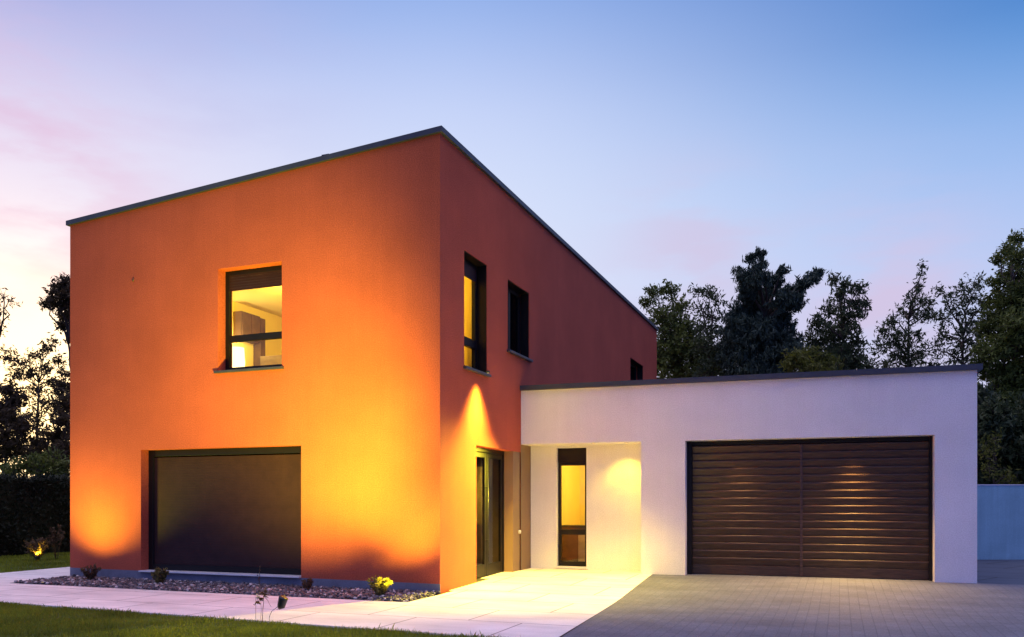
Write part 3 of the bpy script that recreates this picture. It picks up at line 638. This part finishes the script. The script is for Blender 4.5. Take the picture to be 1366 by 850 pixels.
# ------------------------------------------------------------------ lamps behind the lit pools, and one added fill spot
WARM = (1, .68, .05); AMBER = (1, .86, .04)
def spot(parent, loc, direction, energy, half, blend, col=WARM, size=.03):
    l = bpy.data.lights.new('bulb', 'SPOT'); l.energy = energy; l.color = col; l.spot_size = 2*half; l.spot_blend = blend; l.shadow_soft_size = size
    o = bpy.data.objects.new('bulb', l); scene.collection.objects.link(o); o.parent = parent; o.location = loc
    o.rotation_euler = Vector(direction).to_track_quat('-Z', 'Y').to_euler(); return o
def uplight(x, y, z, label, direction, energy, half, blend, group=None, col=AMBER):
    t = empty('ground_uplight', (x, y, z), label, 'garden light', group)
    b = MB(); b.tube([(0, 0, -.06), (0, 0, .012)], .055, 20); b.build('housing', M['black'], t)
    b = MB(); b.tube([(0, 0, .010), (0, 0, .016)], .040, 20); b.build('lens', M['lens'], t)
    spot(t, (0, 0, .05), direction, energy, half, blend, col, .10); return t
uplight(-12.32, 10.20, .01, 'recessed garden uplight in the gravel left of the leftmost dry shrub', (.14, .38, 1), 760, R(56), .9, 'uplights sunk in the gravel bed')
uplight(-5.62, 10.20, .01, 'recessed garden uplight in the gravel near the house corner', (-.36, .36, 1), 980, R(56), .9, 'uplights sunk in the gravel bed')
def downlight(name, par, loc, direction, energy, half, blend, label, wing=False, r=.04, col=WARM):
    b = MB(); x, y, z = loc; b.tube([(x, y, z+.03), (x, y, z-.004)], r, 18)
    o = b.build(name, M['black'], house, WO if wing else (0, 0, 0), WA if wing else 0); o['label'] = label
    b = MB(); b.tube([(x, y, z-.004), (x, y, z-.006)], r*.55, 18); b.build('lens', M['lens'], o)
    spot(o, (x, y, z-.02), direction, energy, half, blend, col, .12)
downlight('downlight', house, (.20, 1.36, W2[2]-.05), (.27, -.03, -1), 2600, R(48), .75, 'small downlight under the sill of the tall side window', r=.03)
downlight('downlight', house, (1.93, .26, 2.428), (-.05, -.12, -1), 125, R(62), .6, 'downlight in the soffit of the entrance recess', True)
downlight('downlight', house, (1.35, .12, 2.428), (-1.4, -2.6, -1.25), 5000, R(31), 1.0, 'added fill spot in the porch soffit brightening the orange side wall', True, col=(1, .80, .04))  # made-up lamp, put in to brighten the low side wall
downlight('downlight', house, (5.75, .09, 2.426), (0, -.45, -1), 1150, R(52), 1.0, 'downlight above the right half of the garage door', True, col=(1, .58, .16))
downlight('downlight', house, (3.95, .09, 2.426), (0, -.45, -1), 330, R(54), 1.0, 'dim downlight above the left half of the garage door', True, col=(1, .58, .2))

# ------------------------------------------------------------------ boundary wall on the right
bw = empty('boundary_wall', (2.871, 21.295, .07), 'rendered garden wall beyond the garage, its blue shade painted in', 'wall', rz=TH)
b = MB(); b.box((-2.2, 0, 0), (9, .2, 1.655)); b.build('wall_panel', M['wall_blue_shade'], bw)
b = MB(); b.box((-2.2, -.015, 1.655), (9, .215, 1.675)); b.build('cap', M['sill'], bw)

# ------------------------------------------------------------------ vegetation
def leaves(centers, radii, n, size, elong=1.6, squash=(1, 1, 1), droop=0, up=0):
    """numpy leaf quads scattered in soft clumps"""
    C = np.repeat(np.asarray(centers, float), n, 0); Rr = np.repeat(np.asarray(radii, float), n)
    d = rng.normal(0, 1, (len(C), 3)); d /= np.linalg.norm(d, axis=1)[:, None]; rr = np.abs(rng.normal(0, .62, len(C)))
    P = C+d*(Rr*rr)[:, None]*np.array(squash); N_ = len(P)
    a = rng.normal(0, 1, (N_, 3)); a[:, 2] += up-droop; a /= np.linalg.norm(a, axis=1)[:, None]
    b = rng.normal(0, 1, (N_, 3)); b -= (b*a).sum(1)[:, None]*a; b /= np.linalg.norm(b, axis=1)[:, None]
    s = size*rng.uniform(.55, 1.35, N_); A = a*(s*elong)[:, None]*.5; B = b*(s)[:, None]*.5
    V = np.stack([P-A, P-A*.1+B*.55, P+A, P-A*.1-B*.55], 1).reshape(-1, 3)
    return V, np.arange(N_*4).reshape(-1, 4)
def limb(mb, p0, p1, r0, r1, k=5, wob=.1, n=6):
    p0, p1 = Vector(p0), Vector(p1); L_ = (p1-p0).length; pts = []; rs = []
    for i in range(k+1):
        t = i/k; w = wob*L_*math.sin(t*math.pi); pts.append(p0.lerp(p1, t)+Vector((random.gauss(0, .3)*w, random.gauss(0, .3)*w, random.gauss(0, .2)*w+.12*L_*math.sin(t*math.pi)*0.6))); rs.append(r0+(r1-r0)*t)
    pts[0] = p0; pts[-1] = p1; mb.tube(pts, rs, n); return pts
def at(px, py, f):
    """a world point at ground distance f in front of the camera position"""
    r = (px-683)/1126*f; return Vector((r*math.cos(TH)-f*math.sin(TH), r*math.sin(TH)+f*math.cos(TH), 1.35+(670-py)/1126*f))
def tree(name, label, f, trunk_px, clumps, leafmat, leaf=.10, cat='tree', group=None, tr=.16, depth=1.0, twigs=14, fill=1.0, per=26, tuft=.05, droop=0, up=0, elong=1.6, squash=(1, 1, .85)):
    """trunk and limbs reaching into every clump, twigs and leaves through the clump's volume"""
    S = f/1126
    base = at(trunk_px, 670, f); base.z = -.06
    t = empty(name, base, label, cat, group); wood = MB()
    cl = []
    for (px, py, rpx) in clumps:
        p = at(px, py, f+random.uniform(-depth, depth)); cl.append((p-base, rpx*S))
    topz = max(c.z for c, _ in cl); avg = sum((c for c, _ in cl), Vector())/len(cl)
    tp = [Vector((0, 0, 0)), Vector((avg.x*.15+random.uniform(-.1, .1), avg.y*.1, topz*.3)), Vector((avg.x*.5, avg.y*.4, topz*.55)), Vector((avg.x, avg.y, topz*.80))]
    pts = limb(wood, tp[0], tp[1], tr, tr*.8, 3, .03, 9); limb(wood, tp[1], tp[2], tr*.8, tr*.55, 3, .05, 8); limb(wood, tp[2], tp[3], tr*.55, tr*.2, 4, .06, 7)
    def trunk_at(z):
        for a, b in zip(tp[:-1], tp[1:]):
            if z <= b.z: return a.lerp(b, max(0, (z-a.z)/(b.z-a.z)))
        return tp[-1]
    LV = []
    for c, r in cl:
        s = trunk_at(max(.4, min(c.z-.35*(c-tp[-1]).length-.5*r, topz*.78))); limb(wood, s, c, max(.02, tr*.28), .012, 5, .12, 6)
        nt = max(8, int(twigs*(rs_ := r/S)**1.25*fill/12)); tl = max(r*.75, .2 if elong > 2.3 else .28)
        for k in range(nt):
            d = Vector((random.gauss(0, 1), random.gauss(0, 1), random.gauss(0, 1))); d.normalize()
            q = c+Vector((d.x, d.y, d.z*.85))*r*random.random()**.6*.95
            e = (d*.8+Vector((random.gauss(0, .5), random.gauss(0, .5), random.gauss(.15, .4)+up*.6-droop*.9))); e.normalize()
            L_ = tl*random.uniform(.35, 1.0)*(1.5 if random.random() > .93 else 1)
            if k % 2 == 0: wood.tube([q-e*L_*.3, q+e*L_*.5+Vector((0, 0, .03*L_)), q+e*L_], [.007, .005, .003], 3, cap=False)
            if k < nt//5: limb(wood, c, q, .012, .006, 3, .12, 4)
            n = max(4, int(L_*per)); tt = rng.random(n)*1.15-.15
            LV.append(np.array(q)[None]+np.array(e)[None]*(tt*L_)[:, None]+rng.normal(0, tuft, (n, 3)))
    wood.build('trunk', M['bark'], t)
    P = np.concatenate(LV); V, F = leaves(P, np.full(len(P), .01), 1, leaf, elong, (1, 1, 1), droop, up)
    np_mesh('crown', V, F, leafmat, t)
    return t
G1 = 'trees behind the low white wing'
tree('tree', 'leafy green tree rising just behind the far corner of the orange block', 33, 905,
     [(872, 392, 12), (893, 388, 13), (906, 412, 17), (884, 425, 20), (862, 405, 8), (915, 440, 22), (893, 455, 26), (926, 462, 24), (905, 485, 30), (880, 480, 26), (958, 488, 26), (940, 470, 18), (935, 492, 24), (900, 515, 34)],
     M['leaf_mid'], .11, group=G1, tr=.18, fill=2.3)
tree('tree', 'sparse thin twigged tree between the leafy tree and the conifer', 31, 945,
     [(932, 388, 9), (945, 392, 11), (957, 400, 8), (938, 412, 13), (952, 424, 13), (936, 438, 13), (958, 446, 14), (943, 463, 17), (960, 478, 19), (948, 500, 24)],
     M['leaf_dark'], .10, group=G1, tr=.12, fill=1.5, per=22)
tree('conifer_tree', 'dark conifer with upswept arms, the tallest tree above the low white wing', 29, 1022,
     [(1014, 340, 7), (1001, 346, 6), (1013, 356, 10), (1004, 368, 12), (1018, 374, 13), (986, 364, 7), (990, 374, 9), (998, 388, 15), (1013, 394, 17), (1043, 362, 8), (1036, 374, 10), (1030, 390, 15), (1090, 366, 7), (1083, 374, 9), (1074, 381, 11), (1062, 390, 13), (1048, 402, 17), (1060, 408, 13),
      (1000, 410, 20), (1020, 420, 24), (985, 425, 16), (985, 445, 24), (1010, 450, 28), (1040, 432, 20), (1040, 458, 26), (975, 470, 22), (1000, 485, 30), (1035, 488, 28), (1010, 515, 36), (1055, 470, 18)],
     M['needle'], .075, group=G1, tr=.22, up=1.3, elong=2.6, fill=1.9, per=80, tuft=.035)
tree('tree', 'thin tree with drooping twig ends standing right of the conifer', 30, 1130,
     [(1113, 372, 7), (1128, 378, 7), (1145, 385, 10), (1122, 392, 12), (1140, 402, 13), (1155, 404, 6), (1108, 412, 14), (1128, 420, 15), (1146, 418, 9), (1092, 430, 15), (1112, 440, 20), (1135, 440, 12), (1085, 455, 18), (1108, 465, 24), (1130, 468, 18), (1145, 478, 12), (1095, 490, 26), (1125, 495, 24), (1150, 490, 18), (1142, 455, 10), (1118, 478, 24)],
     M['leaf_dark'], .10, group=G1, tr=.13, droop=.9, elong=2, fill=1.9, per=24)
tree('tree', 'low bushy tree with yellow green leaves just above the white wing roof', 24, 1080,
     [(1060, 482, 14), (1078, 477, 14), (1096, 483, 13), (1110, 490, 13), (1072, 498, 20), (1095, 505, 22)], M['leaf_olive'], .09, group=G1, tr=.1, depth=.5, fill=2.4, per=34)
tree('tree', 'open crowned tree with a single tall spire above the middle of the garage', 32, 1215,
     [(1230, 352, 5), (1229, 366, 5), (1226, 382, 8), (1218, 398, 12), (1236, 402, 12), (1205, 414, 12), (1225, 420, 14), (1246, 418, 11), (1190, 426, 11), (1178, 440, 11), (1200, 444, 14), (1222, 447, 10), (1173, 462, 12), (1193, 470, 15), (1216, 476, 14), (1180, 486, 15), (1205, 492, 18), (1240, 486, 14), (1228, 468, 14), (1210, 458, 12), (1190, 455, 12)],
     M['leaf_dark'], .10, group=G1, tr=.13, droop=.7, elong=2, fill=1.25, per=22)
tree('tree', 'tangled open tree filling the gap left of the tall leafy tree', 31, 1285,
     [(1255, 388, 8), (1268, 398, 9), (1284, 386, 11), (1302, 378, 13), (1296, 396, 15), (1275, 412, 14), (1258, 425, 12), (1296, 420, 15), (1310, 408, 12), (1262, 447, 14), (1284, 440, 14), (1304, 444, 14), (1250, 466, 13), (1272, 472, 13), (1296, 470, 16), (1312, 480, 16), (1262, 490, 15), (1290, 494, 18), (1306, 460, 18), (1318, 430, 16), (1278, 456, 12)],
     M['leaf_dark'], .10, group=G1, tr=.13, fill=1.25, per=22)
tree('tree', 'tall dense leafy tree at the right edge beyond the blue shaded garden wall', 27, 1352,
     [(1356, 320, 9), (1344, 335, 10), (1358, 345, 13), (1332, 347, 7), (1366, 365, 16), (1346, 372, 16), (1330, 378, 10), (1352, 398, 22), (1328, 402, 14), (1372, 400, 22), (1340, 425, 24), (1366, 435, 26), (1388, 380, 20), (1395, 420, 26), (1318, 440, 16), (1350, 458, 24), (1325, 468, 20), (1378, 470, 26), (1312, 492, 16), (1340, 500, 26), (1370, 510, 28), (1400, 470, 30), (1400, 520, 34), (1330, 530, 24), (1360, 545, 30)],
     M['leaf_mid'], .10, group=G1, tr=.22, depth=1.3, fill=2.6, per=36)
tree('shrub', 'dark dense shrub behind the blue shaded garden wall', 24, 1350,
     [(1300, 540, 24), (1325, 560, 26), (1350, 575, 28), (1380, 560, 30), (1310, 590, 26), (1335, 605, 26), (1365, 610, 28), (1395, 600, 30), (1300, 630, 26), (1325, 640, 24), (1355, 645, 24), (1385, 640, 26), (1410, 640, 30)],
     M['leaf_dark'], .12, cat='shrub', tr=.12, depth=.9, fill=3, per=36)
tree('shrub', 'small olive green bush peeping over the garden wall beside the garage', 22.3, 1322,
     [(1318, 596, 9), (1326, 586, 8), (1312, 606, 8), (1340, 636, 7), (1352, 640, 8), (1320, 625, 12)], M['leaf_olive'], .07, cat='shrub', tr=.04, depth=.3, per=30)
# left hand side, against the sunset
G2 = 'trees beyond the hedge against the sunset'
tree('tree', 'tree whose leafy branch reaches out from behind the left edge of the orange wall', 30, 118,
     [(88, 378, 9), (78, 388, 11), (92, 398, 12), (80, 405, 11), (64, 404, 9), (88, 420, 10), (100, 390, 18), (115, 400, 24), (108, 440, 20), (84, 435, 6), (88, 520, 17), (98, 545, 22)],
     M['leaf_brown'], .11, group=G2, tr=.14, fill=2.8, per=28)
tree('tree', 'bare twigged tree at the far left edge of the picture', 30, -30,
     [(4, 392, 8), (12, 402, 7), (-8, 398, 14), (-20, 420, 22), (2, 416, 7), (-15, 460, 26), (2, 440, 5)], M['leaf_brown'], .09, group=G2, tr=.14, fill=.6, per=8)
tree('tree', 'thin lacy tree with the low sun glowing through its leaves', 33, 48,
     [(12, 478, 9), (28, 484, 10), (45, 476, 9), (60, 466, 8), (72, 456, 6), (20, 500, 10), (40, 500, 11), (60, 492, 10), (78, 482, 9), (50, 520, 12), (70, 512, 11), (30, 530, 12), (86, 500, 9), (60, 540, 13), (78, 545, 12), (45, 556, 13)],
     M['leaf_brown'], .10, group=G2, tr=.1, fill=2.0, per=22)
tree('tree', 'dark round tree on the far left behind the hedge', 29, 8,
     [(12, 520, 14), (22, 535, 13), (5, 545, 16), (18, 560, 17), (32, 575, 14), (2, 585, 20), (24, 600, 18), (-20, 560, 28), (-15, 600, 28)], M['leaf_brown'], .11, group=G2, tr=.12, fill=2.4, per=30)
tree('tree', 'dark dense bush between the hedge and the orange wall', 28, 82,
     [(84, 560, 14), (92, 580, 16), (70, 582, 14), (56, 592, 14), (82, 602, 18), (62, 612, 16), (42, 606, 14), (100, 600, 24), (46, 622, 14), (78, 624, 16)], M['leaf_brown'], .11, group=G2, tr=.12, fill=2.4, per=30)
tree('shrub', 'green bushy shrub showing over the top of the hedge', 25.5, 40,
     [(10, 626, 10), (28, 620, 9), (46, 624, 10), (62, 618, 9), (78, 625, 10), (90, 622, 8), (50, 610, 6), (72, 606, 5), (20, 634, 12), (60, 634, 12), (86, 636, 10)], M['leaf_mid'], .09, cat='shrub', tr=.06, depth=.4, up=.6, fill=2)
# the clipped hedge
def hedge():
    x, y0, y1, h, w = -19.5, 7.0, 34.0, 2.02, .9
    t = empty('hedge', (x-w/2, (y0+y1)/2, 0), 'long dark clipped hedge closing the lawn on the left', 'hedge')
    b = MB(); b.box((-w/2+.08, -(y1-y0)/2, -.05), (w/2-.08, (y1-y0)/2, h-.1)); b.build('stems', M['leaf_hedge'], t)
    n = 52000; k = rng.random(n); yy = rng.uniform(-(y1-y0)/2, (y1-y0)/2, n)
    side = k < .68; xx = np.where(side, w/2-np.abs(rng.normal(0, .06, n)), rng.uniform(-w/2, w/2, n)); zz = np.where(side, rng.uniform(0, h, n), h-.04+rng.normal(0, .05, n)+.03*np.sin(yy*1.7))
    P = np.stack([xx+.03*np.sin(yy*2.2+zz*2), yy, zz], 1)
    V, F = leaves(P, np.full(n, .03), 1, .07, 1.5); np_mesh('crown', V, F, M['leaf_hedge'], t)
hedge()

def small_shrub(name, label, x, y, z, h, w, nst, lsize, nl, mat, cat='shrub', group=None, lean=.5, low=0.25, stemmat=None, rs=.004):
    t = empty(name, (x, y, z), label, cat, group); mb = MB(); C = []
    for k in range(nst):
        a = random.uniform(0, 2*math.pi); q = random.uniform(.3, 1)*w/2; e = Vector((math.cos(a)*q, math.sin(a)*q, h*random.uniform(.7, 1)*(1-.25*q/(w/2))))
        pts = limb(mb, (math.cos(a)*.012, math.sin(a)*.012, -.03), e, rs, rs*.4, 4, .1, 4)
        for i in range(nl):
            tt = random.uniform(low, 1)*4; j = min(3, int(tt)); C.append(tuple(Vector(pts[j]).lerp(Vector(pts[j+1]), tt-j)))
    mb.build('stem', stemmat or M['stem'], t)
    V, F = leaves(C, np.full(len(C), lsize*.7), 1, lsize, 1.7, up=.6); np_mesh('leaves', V, F, mat, t); return t
G3 = 'small shrubs planted in the gravel bed'
small_shrub('small_shrub', 'dry brown twiggy shrub in the gravel at the left end of the bed', -11.95, 10.87, .0, .31, .36, 18, .036, 46, M['leaf_dry'], group=G3)
small_shrub('small_shrub', 'olive leafed shrub in the gravel below the left side of the big shutter', -10.38, 10.80, .0, .33, .28, 16, .040, 52, M['leaf_shrub'], group=G3)
small_shrub('small_shrub', 'low golden brown shrub in the gravel at the right corner of the big shutter', -7.56, 10.86, .0, .23, .25, 12, .034, 40, M['leaf_dry'], group=G3)
small_shrub('small_shrub', 'bright yellow lit leafy shrub in the gravel nearest the house corner', -6.08, 10.50, .0, .34, .36, 22, .042, 60, M['leaf_shrub'], group=G3)
t = small_shrub('young_plant', 'thin upright stem with a few leaves in the gravel in front of the big shutter', -8.45, 10.86, .0, .42, .07, 4, .022, 7, M['leaf_dry'], group=G3, low=.55)
# bright shrub by the hedge with its own small uplight
small_shrub('ornamental_grass', 'spiky ornamental grass glowing in garden light before the dark hedge', -17.49, 14.39, -.02, .62, .66, 60, .05, 16, M['leaf_dry'], cat='plant', low=.3, stemmat=M['leaf_shrub'], rs=.007)
small_shrub('small_shrub', 'dark twiggy shrub just behind the glowing ornamental grass', -17.42, 14.85, -.02, .98, .38, 14, .05, 26, M['leaf_dry'], low=.55, stemmat=M['stem'])
t = empty('spike_light', (-17.33, 14.22, 0), 'small garden spotlight at the foot of the glowing ornamental grass', 'garden light')
b = MB(); b.tube([(0, 0, -.05), (0, 0, .06)], .008, 8); b.tube([(0, 0, .06), (-.03, .05, .10)], .035, 14); b.build('housing', M['black'], t)
spot(t, (-.035, .055, .12), (-.35, .45, .9), 60, R(50), .6)

# flowering stem and a bent black marker stake at the edge of the lawn
t = empty('rose_plant', (-6.10, 7.90, -.02), 'spindly plant with pale petals at the lawn edge on the near side of the path', 'plant')
mb = MB()
limb(mb, (0, 0, 0), (.02, .0, .33), .004, .003, 5, .05, 5); limb(mb, (.02, 0, .26), (-.10, .02, .22), .003, .002, 4, .1, 4); limb(mb, (.02, 0, .30), (.12, .0, .19), .003, .002, 4, .1, 4)
limb(mb, (-.09, .0, 0), (-.10, .0, .40), .003, .0015, 4, .03, 4); limb(mb, (.02, 0, .33), (-.04, 0, .42), .003, .0015, 3, .1, 4); limb(mb, (.02, 0, .33), (.07, 0, .41), .003, .0015, 3, .1, 4); limb(mb, (-.02, 0, 0), (-.02, .0, .25), .003, .002, 4, .04, 4)
mb.build('stem', M['stem'], t)
V, F = leaves([(.03, 0, .31), (.04, 0, .36), (-.01, 0, .27), (-.1, .02, .22), (-.06, .01, .23), (.0, 0, .34)], [.035, .03, .03, .03, .025, .03], 11, .034, 1.5); np_mesh('leaves', V, F, M['leaf_dry'], t)
V, F = leaves([(-.055, 0, .29)], [.022], 16, .045, 1.2); np_mesh('flower', V, F, M['petal'], t)
t = empty('garden_spotlight', (-6.08, 8.0, -.02), 'small black cup shaped garden spotlight on a bent wire stake at the lawn edge', 'garden light')
b = MB(); b.tube([(0, 0, -.05), (0, 0, .06), (.03, 0, .12), (.10, 0, .17), (.14, 0, .20)], .003, 6); b.build('wire', M['black'], t)
b = MB(); b.tube([(.13, 0, .165), (.16, 0, .185), (.19, 0, .275), (.195, 0, .285)], [.02, .045, .052, .056], 14); b.build('cup', M['black'], t)
spot(t, (.196, 0, .30), (-2.1, 3.3, 2.6), 6200, R(36), 1.0, (1, .84, .04), .04)
